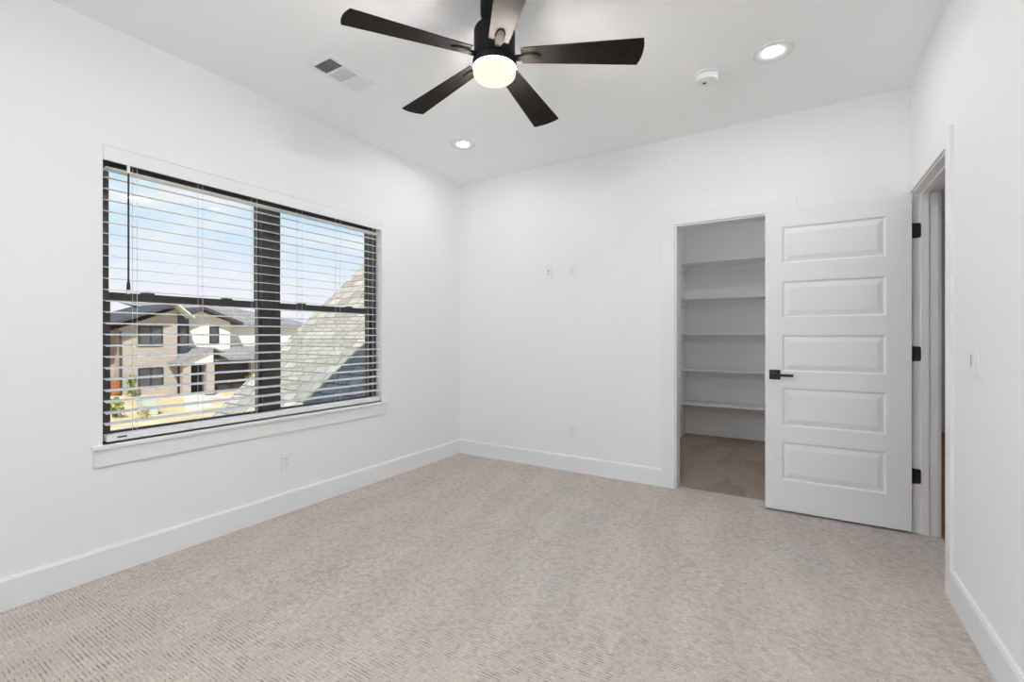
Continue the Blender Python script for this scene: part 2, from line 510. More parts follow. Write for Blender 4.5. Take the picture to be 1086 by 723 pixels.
def hung_window(name, y0, y1, label):
    root = struct_empty(name, (XF, (y0 + y1) / 2, WZ0), label, 'window')
    fw, d = 0.046, 0.085
    xb = XF - d
    obj('window_frame', B((xb, XF, y0, y0 + fw, WZ0, WZ1), (xb, XF, y1 - fw, y1, WZ0, WZ1),
                          (xb, XF, y0 + fw, y1 - fw, WZ0, WZ0 + .030), (xb, XF, y0 + fw, y1 - fw, WZ1 - .05, WZ1)), M['frame'], root, bevel=0.002)
    a, b = y0 + fw, y1 - fw
    mr = 1.398
    st = 0.011
    # lower sash (room side), its top rail is the meeting rail
    x0, x1 = XF - .045, XF - .014
    lo = obj('lower_sash', B((x0, x1, a, a + st, WZ0 + .030, mr + .02), (x0, x1, b - st, b, WZ0 + .030, mr + .02),
                             (x0, x1, a + st, b - st, WZ0 + .030, WZ0 + .048), (x0, x1, a + st, b - st, mr - .020, mr + .020)), M['frame'], root, bevel=0.002)
    obj('pane', B((x0 + .012, x0 + .016, a + st, b - st, WZ0 + .048, mr - .020)), M['glass'], lo)
    # upper sash (outer side)
    x0, x1 = XF - .080, XF - .047
    up = obj('upper_sash', B((x0, x1, a, a + st, mr - .02, WZ1 - .05), (x0, x1, b - st, b, mr - .02, WZ1 - .05),
                             (x0, x1, a + st, b - st, mr - .020, mr + .016), (x0, x1, a + st, b - st, WZ1 - .07, WZ1 - .05)), M['frame'], root, bevel=0.002)
    obj('pane', B((x0 + .012, x0 + .016, a + st, b - st, mr + .016, WZ1 - .07)), M['glass'], up)
    for k in (0.22, 0.74):
        yc = a + (b - a) * k
        bm = B((XF - .040, XF - .018, yc - .03, yc + .03, mr + .02, mr + .028))
        lathe(bm, [(.011, mr + .028), (.011, mr + .036)], (XF - .029, yc, 0), 16)
        box(bm, XF - .030, XF - .022, yc - .005, yc + .035, mr + .030, mr + .036)
        obj('sash_lock', bm, M['frame'], root)
    return root


YM = (WY0 + WY1) / 2
hung_window('window_1', WY0, YM - .018, 'black framed left half of the twin window, neighbouring house in its view')
hung_window('window_2', YM + .018, WY1, 'black framed right half of the twin window, shingled roof in its view')
struct('trim_8', B((XF - .085, XF - .002, YM - .018, YM + .018, WZ0, WZ1)), M['frame'], 'black mullion post joining the two window halves', 'mullion')

# ------------------------------------------------------------------ the blind
blind = thing('window_blind', (XL - .03, YM, WZ0), 'white horizontal slat blind hanging open in the window', 'window blind')
obj('valance', B((XL - .011, XL - .0005, WY0 + .002, WY1 - .002, 2.071, WZ1 - .001)), M['wall'], blind, bevel=0.002)
obj('headrail', B((XL - .060, XL - .013, WY0 + .006, WY1 - .006, 2.096, WZ1 - .002)), M['blind'], blind, bevel=0.002)
SY0, SY1 = WY0 + .016, WY1 - .014
SW = 0.052
XS = XL - .0345


def slat_bm(zc, tilt):
    bm = bmesh.new()
    n = 6
    top, bot = [], []
    for i in range(n + 1):
        u = (i / n - 0.5)
        x = u * SW; z = 0.0016 - 0.0064 * u * u
        ca, sa = math.cos(tilt), math.sin(tilt)
        for lst, dz in ((top, 0.0013), (bot, -0.0013)):
            zz = z + dz
            lst.append((XS + x * ca - zz * sa, zc + x * sa + zz * ca))
    pts = [(x, SY0, z) for x, z in top] + [(x, SY0, z) for x, z in reversed(bot)]
    prism(bm, pts, (0, SY1 - SY0, 0))
    return bm


TILT = -math.radians(7.5)                                # room-side edge hangs a little lower
for i in range(24):
    z = 2.0490 - 0.0567 * i if i else 2.036
    tl = TILT if i else -math.radians(-9)
    obj('slat', slat_bm(z, tl), M['blind'], blind)
rail = obj('bottom_rail', B((XS - SW / 2, XS + SW / 2, SY0 + .002, SY1 - .002, 0.656, 0.692)), M['blind'], blind, bevel=0.005)
obj('end_slot', B((XS + SW / 2 - .001, XS + SW / 2 + .0012, SY0 + .045, SY0 + .085, 0.672, 0.680)), M['slot'], rail)
for y in (1.030, 1.344, 1.659, 1.977, 2.295, 2.610):
    bm = bmesh.new()
    for x in (XS + SW / 2 + .002, XS - SW / 2 - .002):
        tube(bm, (x, y, 0.690), (x, y, 2.097), 0.0012, 6)
    for i in range(24):
        z = (2.0490 - 0.0567 * i if i else 2.036) - 0.0025
        tl = TILT if i else math.radians(9)
        tube(bm, (XS - SW / 2, y, z - SW / 2 * math.sin(tl)), (XS + SW / 2, y, z + SW / 2 * math.sin(tl)), 0.0007, 5)
    obj('ladder_cord', bm, M['cord'], blind)
wx, wy = XL - .003, 0.992
wand = obj('tilt_wand', tube(bmesh.new(), (wx, wy, 2.035), (wx, wy, 1.44), 0.0042, 10), M['black'], blind, smooth=True)
obj('wand_hook', B((wx - .004, wx + .004, wy - .006, wy + .006, 2.030, 2.075)), M['blind'], wand, bevel=0.001)
bm = bmesh.new(); lathe(bm, [(.0045, 1.475), (.0075, 1.46), (.0085, 1.432), (.0078, 1.428)], (wx, wy, 0), 14)
obj('wand_grip', bm, M['black'], wand, smooth=True)
bm = bmesh.new(); lathe(bm, [(.0085, 1.428), (.009, 1.412), (.006, 1.408)], (wx, wy, 0), 14)
obj('wand_tip', bm, M['blind'], wand, smooth=True)

# ------------------------------------------------------------------ bedroom door, standing open against the back wall
DX0, DX1 = -0.185, 0.588
DYF, DYB = 3.620, 3.655
DZ0, DZ1 = 0.016, 2.048
door = struct_empty('door_1', (DX1, DYB, 0), 'white five-panel bedroom door standing open in front of the closet', 'door')
PX0, PX1 = -0.087, 0.470
PZ = [(0.217, 0.480), (0.583, 0.845), (0.950, 1.200), (1.315, 1.563), (1.681, 1.931)]


def panelled_face(bm, y, s):
    """one door face at y, recessed towards +s"""
    xs = [DX0, PX0, PX1, DX1]
    zs = [DZ0] + [q for p in PZ for q in p] + [DZ1]
    vs = {}

    def V(x, yy, z):
        k = (round(x, 5), round(yy, 5), round(z, 5))
        if k not in vs: vs[k] = bm.verts.new(k)
        return vs[k]
    for i in range(3):
        for j in range(len(zs) - 1):
            x0, x1, z0, z1 = xs[i], xs[i + 1], zs[j], zs[j + 1]
            if i == 1 and j % 2 == 1:
                steps = [(0, 0), (.004, .001), (.012, .0105), (.017, .0105), (.046, .0015), (.049, .001)]
                for (a, da), (b, db) in zip(steps, steps[1:]):
                    o = [V(x0 + a, y + s * da, z0 + a), V(x1 - a, y + s * da, z0 + a), V(x1 - a, y + s * da, z1 - a), V(x0 + a, y + s * da, z1 - a)]
                    n = [V(x0 + b, y + s * db, z0 + b), V(x1 - b, y + s * db, z0 + b), V(x1 - b, y + s * db, z1 - b), V(x0 + b, y + s * db, z1 - b)]
                    for k in range(4):
                        bm.faces.new([o[k], o[(k + 1) % 4], n[(k + 1) % 4], n[k]])
                bm.faces.new(n)
            else:
                bm.faces.new([V(x0, y, z0), V(x1, y, z0), V(x1, y, z1), V(x0, y, z1)])
    return xs, zs, V


bm = bmesh.new()
xs, zs, VA = panelled_face(bm, DYF, 1)
_, _, VB = panelled_face(bm, DYB, -1)
for a, b in zip(xs, xs[1:]):
    for z in (DZ0, DZ1):
        bm.faces.new([VA(a, DYF, z), VA(b, DYF, z), VB(b, DYB, z), VB(a, DYB, z)])
for a, b in zip(zs, zs[1:]):
    for x in (DX0, DX1):
        bm.faces.new([VA(x, DYF, a), VA(x, DYF, b), VB(x, DYB, b), VB(x, DYB, a)])
bmesh.ops.recalc_face_normals(bm, faces=bm.faces)
obj('door_leaf', bm, M['door'], door)
HX, HZ = -0.127, 0.930
for s, y in ((-1, DYF), (1, DYB)):
    bm = B((HX - .033, HX + .033, y, y + s * .009, HZ - .033, HZ + .033))
    hd = obj('door_handle', bm, M['black'], door, bevel=0.0012)
    bm = bmesh.new()
    lathe(bm, [(.0115, y + s * .009), (.0115, y + s * .046)], (HX, 0, HZ), 20, 'Y')
    obj('spindle', bm, M['black'], hd, smooth=True)
    obj('lever', B((HX - .012, HX + .108, y + s * .042, y + s * .054, HZ - .010, HZ + .008)), M['black'], hd, bevel=0.002)
bm = B((DX0 - .0012, DX0, DYF + .005, DYB - .005, HZ - .028, HZ + .028)); box(bm, DX0 - .010, DX0, DYF + .011, DYB - .011, HZ - .010, HZ + .010)
o = obj('latch', bm, mat('latch_steel', (0.75, 0.75, 0.75), 0.3, metal=0.9, var=0.02), door); o['label'] = 'bright steel latch'
for z in (1.829, 1.084, 0.344):
    xa, xb, q = DX1 + .014, DX1 + .049, .012
    arc = [(xb - q + q * math.cos(t_), z + .045 - q + q * math.sin(t_)) for t_ in (math.pi / 2, math.pi / 3, math.pi / 6, 0)]
    out_ = [(xa, z - .045), (xa, z + .045)] + arc + [(x_, 2 * z - z_) for x_, z_ in reversed(arc)]
    bm = prism(bmesh.new(), [(x_, DO1 - .0022, z_) for x_, z_ in out_], (0, .0022, 0))
    box(bm, DX1, DX1 + .0018, DYF + .004, DYB, z - .045, z + .045)
    tube(bm, (DX1 + .008, DYB + .002, z - .046), (DX1 + .008, DYB + .002, z + .046), 0.0065, 12)
    o = obj('hinge', bm, M['black'], door, bevel=0.001); o['label'] = 'black hinge'

# ------------------------------------------------------------------ closet shelves
names = ['topmost', 'second from the top', 'middle', 'second from the bottom', 'lowest']
for nme, z in zip(names, (2.063, 1.641, 1.226, 0.806, 0.410)):
    r = thing('closet_shelf', (-0.335, 5.82, z), f'white closet shelf, {nme} of the five seen through the closet opening', 'shelf', 'white shelves across the rear of the closet')
    obj('shelf_board', B((-1.168, 0.498, 5.665, 5.983, z - .019, z)), M['trim'], r, bevel=0.0015)
    obj('wall_cleat', B((-1.169, -1.150, 5.672, 5.964, z - .105, z - .0195)), M['trim'], r, bevel=0.001)
    obj('wall_cleat', B((-1.149, 0.498, 5.966, 5.984, z - .105, z - .0195)), M['trim'], r, bevel=0.001)


# ------------------------------------------------------------------ outlets, plates and switch
def plate(name, c, u, n, w, h, label, cat, kind, group=None):
    """c centre on the wall, u = horizontal direction of the plate, n = outward normal"""
    c, u, n = Vector(c), Vector(u), Vector(n)
    up = Vector((0, 0, 1))
    root = thing(name, c, label, cat, group)

    def slab(a0, a1, b0, b1, d0, d1, bm=None):
        bm = bm or bmesh.new()
        pts = [c + u * a + up * b + n * d0 for a, b in ((a0, b0), (a1, b0), (a1, b1), (a0, b1))]
        return prism(bm, pts, n * (d1 - d0))

    def disc(a, b, r, d0, d1, bm=None):
        bm = bm or bmesh.new()
        return tube(bm, c + u * a + up * b + n * d0, c + u * a + up * b + n * d1, r, 16)
    obj('cover_plate', slab(-w / 2, w / 2, -h / 2, h / 2, 0, .006), M['plastic'], root, bevel=0.002)
    if kind == 'outlet':
        for s in (-1, 1):
            b = s * .0195
            f = obj('socket', slab(-.0165, .0165, b - .0135, b + .0135, .006, .0075), M['plastic'], root, bevel=0.001)
            bm = slab(-.0075, -.0055, b - .001, b + .007, .0074, .0078)
            slab(.0055, .0075, b - .002, b + .007, .0074, .0078, bm); disc(0, b - .0075, .0022, .0074, .0078, bm)
            obj('pin_slots', bm, M['slot'], f)
    elif kind == 'jack':
        for s in (-1, 1):
            b = s * .014
            f = obj('jack', slab(-.009, .009, b - .009, b + .009, .006, .0075), M['plastic'], root, bevel=0.0005)
            obj('jack_hole', slab(-.0055, .0055, b - .0045, b + .0045, .0074, .0079), M['slot'], f)
    elif kind == 'switch':
        for s in (-1, 1):
            a = s * .023
            f = obj('rocker', slab(a - .0165, a + .0165, -.033, .033, .006, .0095), M['plastic'], root, bevel=0.0015)
            if s == -1:
                obj('slider', slab(a + .011, a + .014, -.022, .022, .0094, .0108), M['slot'], f)
            for q in (-.048, .048):
                obj('screw', disc(a, q, .0022, .006, .0068), M['plastic'], root)
    return root


plate('wall_outlet', (XL, 1.855, .345), (0, 1, 0), (1, 0, 0), .072, .118, 'white wall outlet below the window', 'outlet', 'outlet')
plate('wall_outlet', (-1.689, YB, .359), (1, 0, 0), (0, -1, 0), .072, .118, 'white wall outlet low on the back wall', 'outlet', 'outlet')
plate('wall_plate', (-1.920, YB, 1.770), (1, 0, 0), (0, -1, 0), .074, .120, 'white wall plate high on the back wall, left of the pair, two dark holes', 'wall plate', 'jack', 'wall plates high on the back wall')
plate('wall_plate', (-1.687, YB, 1.764), (1, 0, 0), (0, -1, 0), .074, .120, 'white wall plate high on the back wall, right of the pair, nearer the closet', 'wall plate', 'outlet', 'wall plates high on the back wall')
plate('light_switch', (XR, 2.511, 1.092), (0, -1, 0), (-1, 0, 0), .122, .122, 'white double light switch on the right wall beside the doorway', 'light switch', 'switch')


# ------------------------------------------------------------------ ceiling fan
FC = Vector((-1.161, 1.733, 0))
fan = thing('ceiling_fan', (FC.x, FC.y, H), 'black five-blade ceiling fan with glowing frosted bowl light', 'ceiling fan')
bm = bmesh.new(); lathe(bm, [(.064, H), (.064, 2.640), (.060, 2.622), (.048, 2.608), (.030, 2.602)], FC, 48)
obj('canopy', bm, M['fan'], fan, smooth=True)
bm = bmesh.new(); lathe(bm, [(.014, 2.606), (.014, 2.585), (.030, 2.582), (.030, 2.570)], FC, 24)
obj('downrod', bm, M['fan'], fan, smooth=True)
bm = bmesh.new(); lathe(bm, [(.030, 2.578), (.078, 2.576), (.088, 2.571), (.0925, 2.560), (.0925, 2.436), (.088, 2.432)], FC, 64)
obj('motor_housing', bm, M['fan'], fan, smooth=True)
bm = bmesh.new(); lathe(bm, [(.086, 2.4325), (.0985, 2.428), (.0995, 2.398), (.0965, 2.395), (.090, 2.395)], FC, 64)
rim = obj('light_rim', bm, M['fan'], fan, smooth=True)
bm = bmesh.new()
lathe(bm, [(.090, 2.3880), (.0957, 2.3880), (.0957, 2.372), (.0935, 2.362), (.086, 2.354), (.072, 2.3495), (.040, 2.348), (.004, 2.348)], FC, 64)
bowl = obj('light_bowl', bm, M['bowl'], fan, smooth=True)
bm = bmesh.new(); lathe(bm, [(.090, 2.395), (.0955, 2.395), (.0957, 2.3880), (.090, 2.3880)], FC, 64)
obj('fill_ring', bm, M['band'], bowl, smooth=True)['label'] = 'added fill light ring above the glass bowl'  # glowing ring added so the bowl itself can stay cream
bowl['label'] = 'glowing cream frosted glass bowl'


def blade_bm(c, ang, z_root, z_tip, pitch, thick=0.006):
    """long blade widening to a slightly bowed tip"""
    bm = bmesh.new()
    r0, r1 = 0.122, 0.640
    N, K = 14, 6
    ca, sa = math.cos(ang), math.sin(ang)

    def P(r, tt, off):
        z = z_root + (z_tip - z_root) * (r - r0) / (r1 - r0) - tt * math.tan(pitch) + off
        return Vector((c.x + r * ca - tt * sa, c.y + r * sa + tt * ca, z))
    grid = {}
    for s, off in ((0, -thick / 2), (1, thick / 2)):
        for i in range(N + 1):
            f = i / N
            hw = 0.043 + (0.072 - 0.043) * f
            for k in range(K + 1):
                q = -1 + 2 * k / K
                rr = r0 + (r1 - r0) * f
                rr += f * (0.012 * (1 - q * q)) - f * 0.006 * q
                rr -= (1 - f) * 0.010 * (1 - abs(q)) * 0.0
                grid[s, i, k] = bm.verts.new(P(rr, q * hw, off))
    fs = []
    for s in (0, 1):
        for i in range(N):
            for k in range(K):
                fs.append(bm.faces.new([grid[s, i, k], grid[s, i + 1, k], grid[s, i + 1, k + 1], grid[s, i, k + 1]]))
    for i in range(N):
        for k in (0, K):
            fs.append(bm.faces.new([grid[0, i, k], grid[0, i + 1, k], grid[1, i + 1, k], grid[1, i, k]]))
    for k in range(K):
        for i in (0, N):
            fs.append(bm.faces.new([grid[0, i, k], grid[0, i, k + 1], grid[1, i, k + 1], grid[1, i, k]]))
    bmesh.ops.recalc_face_normals(bm, faces=fs)
    return bm


def iron_bm(c, ang, z_root, pitch):
    """tongue-shaped blade iron under the blade root"""
    bm = bmesh.new()
    ca, sa = math.cos(ang), math.sin(ang)
    outl = [(0.088, .013), (0.120, .013), (0.140, .019), (0.165, .021), (0.190, .017), (0.206, .008), (0.210, 0)]
    pts = outl + [(r, -tt) for r, tt in reversed(outl[:-1])]

    def P(r, tt, off):
        z = z_root - tt * math.tan(pitch) + off
        if r < 0.12: z = z_root + off - tt * math.tan(pitch) * 0.5
        return Vector((c.x + r * ca - tt * sa, c.y + r * sa + tt * ca, z))
    lo = [bm.verts.new(P(r, tt, -.017 if r < .2 else -.011)) for r, tt in pts]
    hi = [bm.verts.new(P(r, tt, -.0035)) for r, tt in pts]
    fs = [bm.faces.new(lo), bm.faces.new(hi[::-1])]
    k = len(pts)
    for i in range(k):
        fs.append(bm.faces.new([lo[i], hi[i], hi[(i + 1) % k], lo[(i + 1) % k]]))
    bmesh.ops.recalc_face_normals(bm, faces=fs)
    return bm


for k in range(5):
    a = math.radians(24.0 + 72 * k)
    bl = obj('blade', blade_bm(FC, a, 2.446, 2.420, math.radians(10)), M['blade'], fan, bevel=0.001)
    obj('blade_iron', iron_bm(FC, a, 2.446, math.radians(10)), M['iron'], bl, bevel=0.002)


# ------------------------------------------------------------------ recessed lights
def can(x, y, label, group=None, lens=None):
    r = thing('recessed_light', (x, y, H), label, 'ceiling light', group)
    bm = bmesh.new()
    lathe(bm, [(.0450, H - .0006), (.049, H - .0016), (.088, H - .0085), (.099, H - .0070), (.104, H - .0003)], (x, y, 0), 64, cap0=False, cap1=False)
    obj('trim_ring', bm, M['baffle'], r, smooth=True)
    bm = bmesh.new()
    lathe(bm, [(.0465, H - .0010), (.045, H - .0022), (.001, H - .0026)], (x, y, 0), 48, cap0=False)
    obj('lens', bm, lens or M['lens'], r)['label'] = 'bright glowing lens'
    return r


can(-0.112, 2.893, 'round recessed ceiling light near the right wall and smoke detector')
can(-2.299, 2.974, 'round recessed ceiling light in the far left corner of the room')
can(-0.40, 0.16, 'assumed recessed fill light behind the camera, right of the fan', lens=M['rear'])  # unseen pair, placed and strengthened as fill for the room
can(-1.15, 0.16, 'assumed recessed fill light behind the camera, left of the fan', lens=M['rear'])
can(-0.34, 4.85, 'added unseen fill light inside the closet', lens=emit('closet_fill_light', (1.0, 0.975, 0.95), CLOSET_FILL_L))  # lamp added out of view to lift the closet's brightness
can(1.45, 5.0, 'added unseen ceiling light of the hall beyond the door')  # lamp added out of view to light the hall

# ------------------------------------------------------------------ smoke detector
sc_ = (-0.454, 2.925)
sm = thing('smoke_detector', (*sc_, H), 'white round smoke detector on the ceiling left of the recessed light', 'smoke detector')
bm = bmesh.new(); lathe(bm, [(.066, H), (.066, H - .014), (.062, H - .017)], (*sc_, 0), 48)
obj('mounting_base', bm, M['plastic'], sm, smooth=True)
bm = bmesh.new(); lathe(bm, [(.058, H - .017), (.0575, H - .021)], (*sc_, 0), 48)
obj('sensor_gap', bm, M['slot'], sm, smooth=True)
bm = bmesh.new(); lathe(bm, [(.062, H - .021), (.061, H - .040), (.055, H - .048), (.045, H - .050), (.002, H - .050)], (*sc_, 0), 48)
cv = obj('cover', bm, M['plastic'], sm, smooth=True)
obj('test_button', tube(bmesh.new(), (sc_[0] - .012, sc_[1] + .012, H - .0495), (sc_[0] - .012, sc_[1] + .012, H - .052), .010, 20), M['slot'], cv)

# ------------------------------------------------------------------ ceiling register (three-way)
VX0, VX1, VY0, VY1 = -2.388, -2.186, 1.632, 1.978
vent = thing('ceiling_vent', ((VX0 + VX1) / 2, (VY0 + VY1) / 2, H), 'white three-section air vent in the ceiling left of the fan', 'air vent')
f = .028
zt = H - .007
cut = [VY0 + f, VY0 + f + .088, VY0 + f + .101, VY0 + f + .189, VY0 + f + .202, VY1 - f]
bm = B((VX0, VX0 + f, VY0, VY1, zt, H - .0002), (VX1 - f, VX1, VY0, VY1, zt, H - .0002), (VX0 + f, VX1 - f, VY0, cut[0], zt, H - .0002),
       (VX0 + f, VX1 - f, cut[5], VY1, zt, H - .0002), (VX0 + f, VX1 - f, cut[1], cut[2], zt, H - .0002), (VX0 + f, VX1 - f, cut[3], cut[4], zt, H - .0002))
obj('vent_frame', bm, M['plastic'], vent, bevel=0.0015)
obj('duct_shade', B((VX0 + f, VX1 - f, cut[0], cut[5], H - .0015, H - .0004)), M['duct'], vent)  # flat dark sheet standing in for the shade inside the duct


def louvres(y0, y1, along_x, lean, n):
    bm = bmesh.new()
    z0, z1 = H - .008, H - .0022
    if along_x:                       # fins run along X, stacked along Y
        for i in range(n):
            y = y0 + (y1 - y0) * (i + .5) / n
            prism(bm, [(VX0 + f, y - lean, z0), (VX0 + f, y - lean + .0012, z0), (VX0 + f, y + lean + .0012, z1), (VX0 + f, y + lean, z1)], (VX1 - VX0 - 2 * f, 0, 0))
    else:
        a, b = VX0 + f, VX1 - f
        for i in range(n):
            x = a + (b - a) * (i + .5) / n
            prism(bm, [(x - lean, y0, z0), (x - lean + .0012, y0, z0), (x + lean + .0012, y0, z1), (x + lean, y0, z1)], (0, y1 - y0, 0))
    return bm


obj('louvre_bank', louvres(cut[0], cut[1], True, .0022, 7), M['plastic'], vent)
obj('louvre_bank', louvres(cut[2], cut[3], False, .0016, 13), M['plastic'], vent)
obj('louvre_bank', louvres(cut[4], cut[5], True, -.0058, 8), M['plastic'], vent)

# ------------------------------------------------------------------ outside: own house, yard, neighbour
EX = {}
EX['shingle'] = brickmat('pale_shingles', (0.62, 0.60, 0.525), (0.40, 0.385, 0.335), (0.20, 0.19, 0.16), 1.0, 0.36, 0.24, 0.013,
                         ((1, 0, 0), (0, .731, .683)), rough=0.95, bump=0.8, var=0.35, offs=0.37)
EX['siding'] = brickmat('grey_siding', (0.42, 0.42, 0.42), (0.40, 0.40, 0.40), (0.25, 0.25, 0.25), 1.0, 6.0, 0.2, 0.004, ((0, 1, 0), (0, 0, 1)), var=0.1)
EX['brick'] = brickmat('taupe_brick', (0.47, 0.405, 0.36), (0.40, 0.34, 0.30), (0.46, 0.42, 0.385), 1.0, 0.4, 0.13, 0.012, ((0, 1, 0), (0, 0, 1)), var=0.15)
EX['stucco'] = mat('white_stucco', (0.80, 0.76, 0.66), 0.9, 0.1, var=0.03, vscale=1.5)
EX['greyroof'] = brickmat('grey_shingles', (0.36, 0.365, 0.36), (0.30, 0.305, 0.30), (0.17, 0.17, 0.17), 1.0, 0.5, 0.22, 0.015, ((0, 1, 0), (.6, 0, .8)), var=0.3)
EX['fascia'] = mat('charcoal_fascia', (0.07, 0.07, 0.075), 0.6, 0.3, var=0.1, vscale=2)
EX['navy'] = mat('slate_panel', (0.055, 0.062, 0.08), 0.5, 0.4, var=0.1, vscale=2)
EX['darkdoor'] = mat('brown_garage_door', (0.055, 0.043, 0.036), 0.6, 0.3, var=0.15, vscale=2)
EX['win'] = mat('dark_window_glass', (0.07, 0.075, 0.075), 0.12, 0.5, var=0.3, vscale=1.0)
EX['winframe'] = mat('dark_window_frame', (0.03, 0.03, 0.03), 0.5, 0.3, var=0.1)
EX['cedar'] = brickmat('cedar_fence', (0.50, 0.19, 0.06), (0.42, 0.15, 0.05), (0.12, 0.04, 0.015), 1.0, 3.0, 0.14, 0.012, ((0, 0, 1), (0, 1, 0)), var=0.3)
EX['soil'] = mat('straw_soil', (0.66, 0.54, 0.33), 0.95, 0.1, var=0.18, vscale=0.8)
EX['concrete'] = mat('pale_concrete', (0.66, 0.62, 0.56), 0.9, 0.1, var=0.06, vscale=2)
EX['leaf'] = mat('shrub_leaves', (0.20, 0.26, 0.05), 0.7, 0.3, var=0.4, vscale=12)
EX['drygrass'] = mat('dry_grass', (0.42, 0.36, 0.14), 0.8, 0.2, var=0.3, vscale=6)

# own house: outer wall face with gable above and the roof overhang that shades the lower roof
RK = lambda y: 5.67 + 0.522 * (y - 3.15)                 # underside line of the rake
ow0, ow1 = XO - .03, XO
yb0, yb1 = -2.0, 10.0
bm = B((ow0, ow1, yb0, WY0, -3.2, 3.0), (ow0, ow1, WY1, yb1, -3.2, 3.0), (ow0, ow1, WY0, WY1, -3.2, WZ0), (ow0, ow1, WY0, WY1, WZ1, 3.0))
prism(bm, [(ow0, yb0, 3.0), (ow0, yb1, 3.0), (ow0, yb1, RK(yb1)), (ow0, yb0, RK(yb0))], (ow1 - ow0, 0, 0))
struct('wall_outside', bm, EX['siding'], 'grey outer face of the window wall', 'wall')
bm = bmesh.new()
prism(bm, [(-3.5, -2.6, RK(-2.6)), (-3.5, 10.6, RK(10.6)), (-3.5, 10.6, RK(10.6) + .2), (-3.5, -2.6, RK(-2.6) + .2)], (9.0, 0, 0))
struct('roof', bm, EX['greyroof'], 'sloping main roof above the room', 'roof')

# lower wing of the own house with the pale shingle roof seen in the right half of the window
PT = 0.934
Y_E, Z_E, Y_R = 4.10, -0.99, 9.2
Z_R = Z_E + PT * (Y_R - Y_E)
wing = thing('shingled_roof', (-6.55, 6.5, -3.2), 'pale sunlit shingled roof right outside the window', 'roof')
bm = bmesh.new()
prism(bm, [(-10.0, Y_E, Z_E), (-10.0, Y_R, Z_R), (-10.0, Y_R, Z_R - .14), (-10.0, Y_E, Z_E - .14)], (6.86, 0, 0))
obj('roof_slope', bm, EX['shingle'], wing)
bm = bmesh.new()
prism(bm, [(-9.7, Y_E + .4, -3.2), (-9.7, Y_R, -3.2), (-9.7, Y_R, Z_R - .2), (-9.7, Y_E + .4, Z_E + .4 * PT - .16)], (6.5, 0, 0))
obj('wing_wall', bm, EX['siding'], wing)

# ground
bm = bmesh.new()
gx = [-90, -60, -45, -39, -34, -28, -22, -14, -3.2]
gy = [-60, -10, 4, 8, 12, 15, 18, 22, 30, 80]


def gz(x, y):
    zf = -2.70 - 0.088 * (min(max(y * -38.7 / min(x, -25), 8), 19) - 12)
    w = min(1, max(0, (-x - 14) / 14))
    return zf * w + (-3.1) * (1 - w)


gv = [[bm.verts.new((x, y, gz(x, y))) for y in gy] for x in gx]
for i in range(len(gx) - 1):
    for j in range(len(gy) - 1):
        bm.faces.new([gv[i][j], gv[i + 1][j], gv[i + 1][j + 1], gv[i][j + 1]])
bmesh.ops.recalc_face_normals(bm, faces=bm.faces)
for fc in bm.faces:
    if fc.normal.z < 0: fc.normal_flip()
struct('ground', bm, EX['soil'], 'straw coloured bare yard in front of the neighbouring house', 'ground')


def hp(y, z, x):
    """a facade point measured on the plane X=-38.7, carried along its sight line to the plane x"""
    k = x / -38.7
    return (x, y * k, HC + (z - HC) * k)


house = thing('neighbor_house', (-41, 17, -3), 'two-storey brick and white stucco house across the yard', 'house')
FX = -38.7                                               # brick front


def panel(name, x, d, pts, m, parent):
    """facade polygon (y, z as seen on X=-38.7) on plane x, with depth d backwards"""
    bm = bmesh.new()
    prism(bm, [hp(y, z, x) for y, z in pts], (-d, 0, 0))
    return obj(name, bm, m, parent)


# brick block with a rising gable
panel('brick_wall', FX, 7.0, [(12.56, -3.1), (15.98, -3.1), (15.98, 3.25), (12.56, 1.75)], EX['brick'], house)
panel('side_wall', FX - .9, 6.0, [(8.5, -3.1), (12.56, -3.1), (12.56, 1.62), (8.5, 1.55)], EX['brick'], house)
bm = bmesh.new(); tube(bm, hp(12.62, -2.75, FX + .1), hp(12.62, 1.55, FX + .1), .07, 8)
obj('downspout', bm, EX['fascia'], house)


def rake_slab(name, x0, x1, pts, m, parent):
    bm = bmesh.new()
    prism(bm, [(x0, y, z) for y, z in pts], (x1 - x0, 0, 0))
    return obj(name, bm, m, parent)


# gable roof over the brick block (front overhang 0.9 m)
rake_slab('gable_roof', FX + .9, FX - 7, [(10.2, 1.28), (15.62, 3.42), (15.62, 3.62), (10.2, 1.52)], EX['fascia'], house)
rake_slab('gable_roof', FX + .9, FX - 7, [(15.62, 3.50), (16.75, 2.56), (16.75, 2.64), (15.62, 3.62)], EX['stucco'], house)
# recessed bay between the blocks
panel('bay_wall', FX - .5, 4.0, [(15.9, -3.3), (16.75, -3.3), (16.75, 2.5), (15.9, 3.2)], EX['navy'], house)
# white stucco gable
XG = -40.1
panel('gable_wall', XG, 5.0, [(16.72, -3.3), (19.69, -3.3), (19.69, 2.35), (17.55, 3.15), (16.72, 2.75)], EX['stucco'], house)
p = hp(17.5, 3.22, XG); q = hp(20.35, 2.12, XG); s_ = hp(16.2, 2.62, XG)
rake_slab('gable_roof', XG + .8, XG - 6, [p[1:], q[1:], (q[1], q[2] + .22), (p[1], p[2] + .24)], EX['fascia'], house)
rake_slab('gable_roof', XG + .8, XG - 6, [p[1:], s_[1:], (s_[1], s_[2] + .22), (p[1], p[2] + .24)], EX['fascia'], house)
# wall right of the gable and eave
XW = -41.2
panel('stucco_wall', XW, 5.0, [(19.5, -3.3), (27.5, -3.3), (27.5, 2.2), (19.5, 2.2)], EX['stucco'], house)
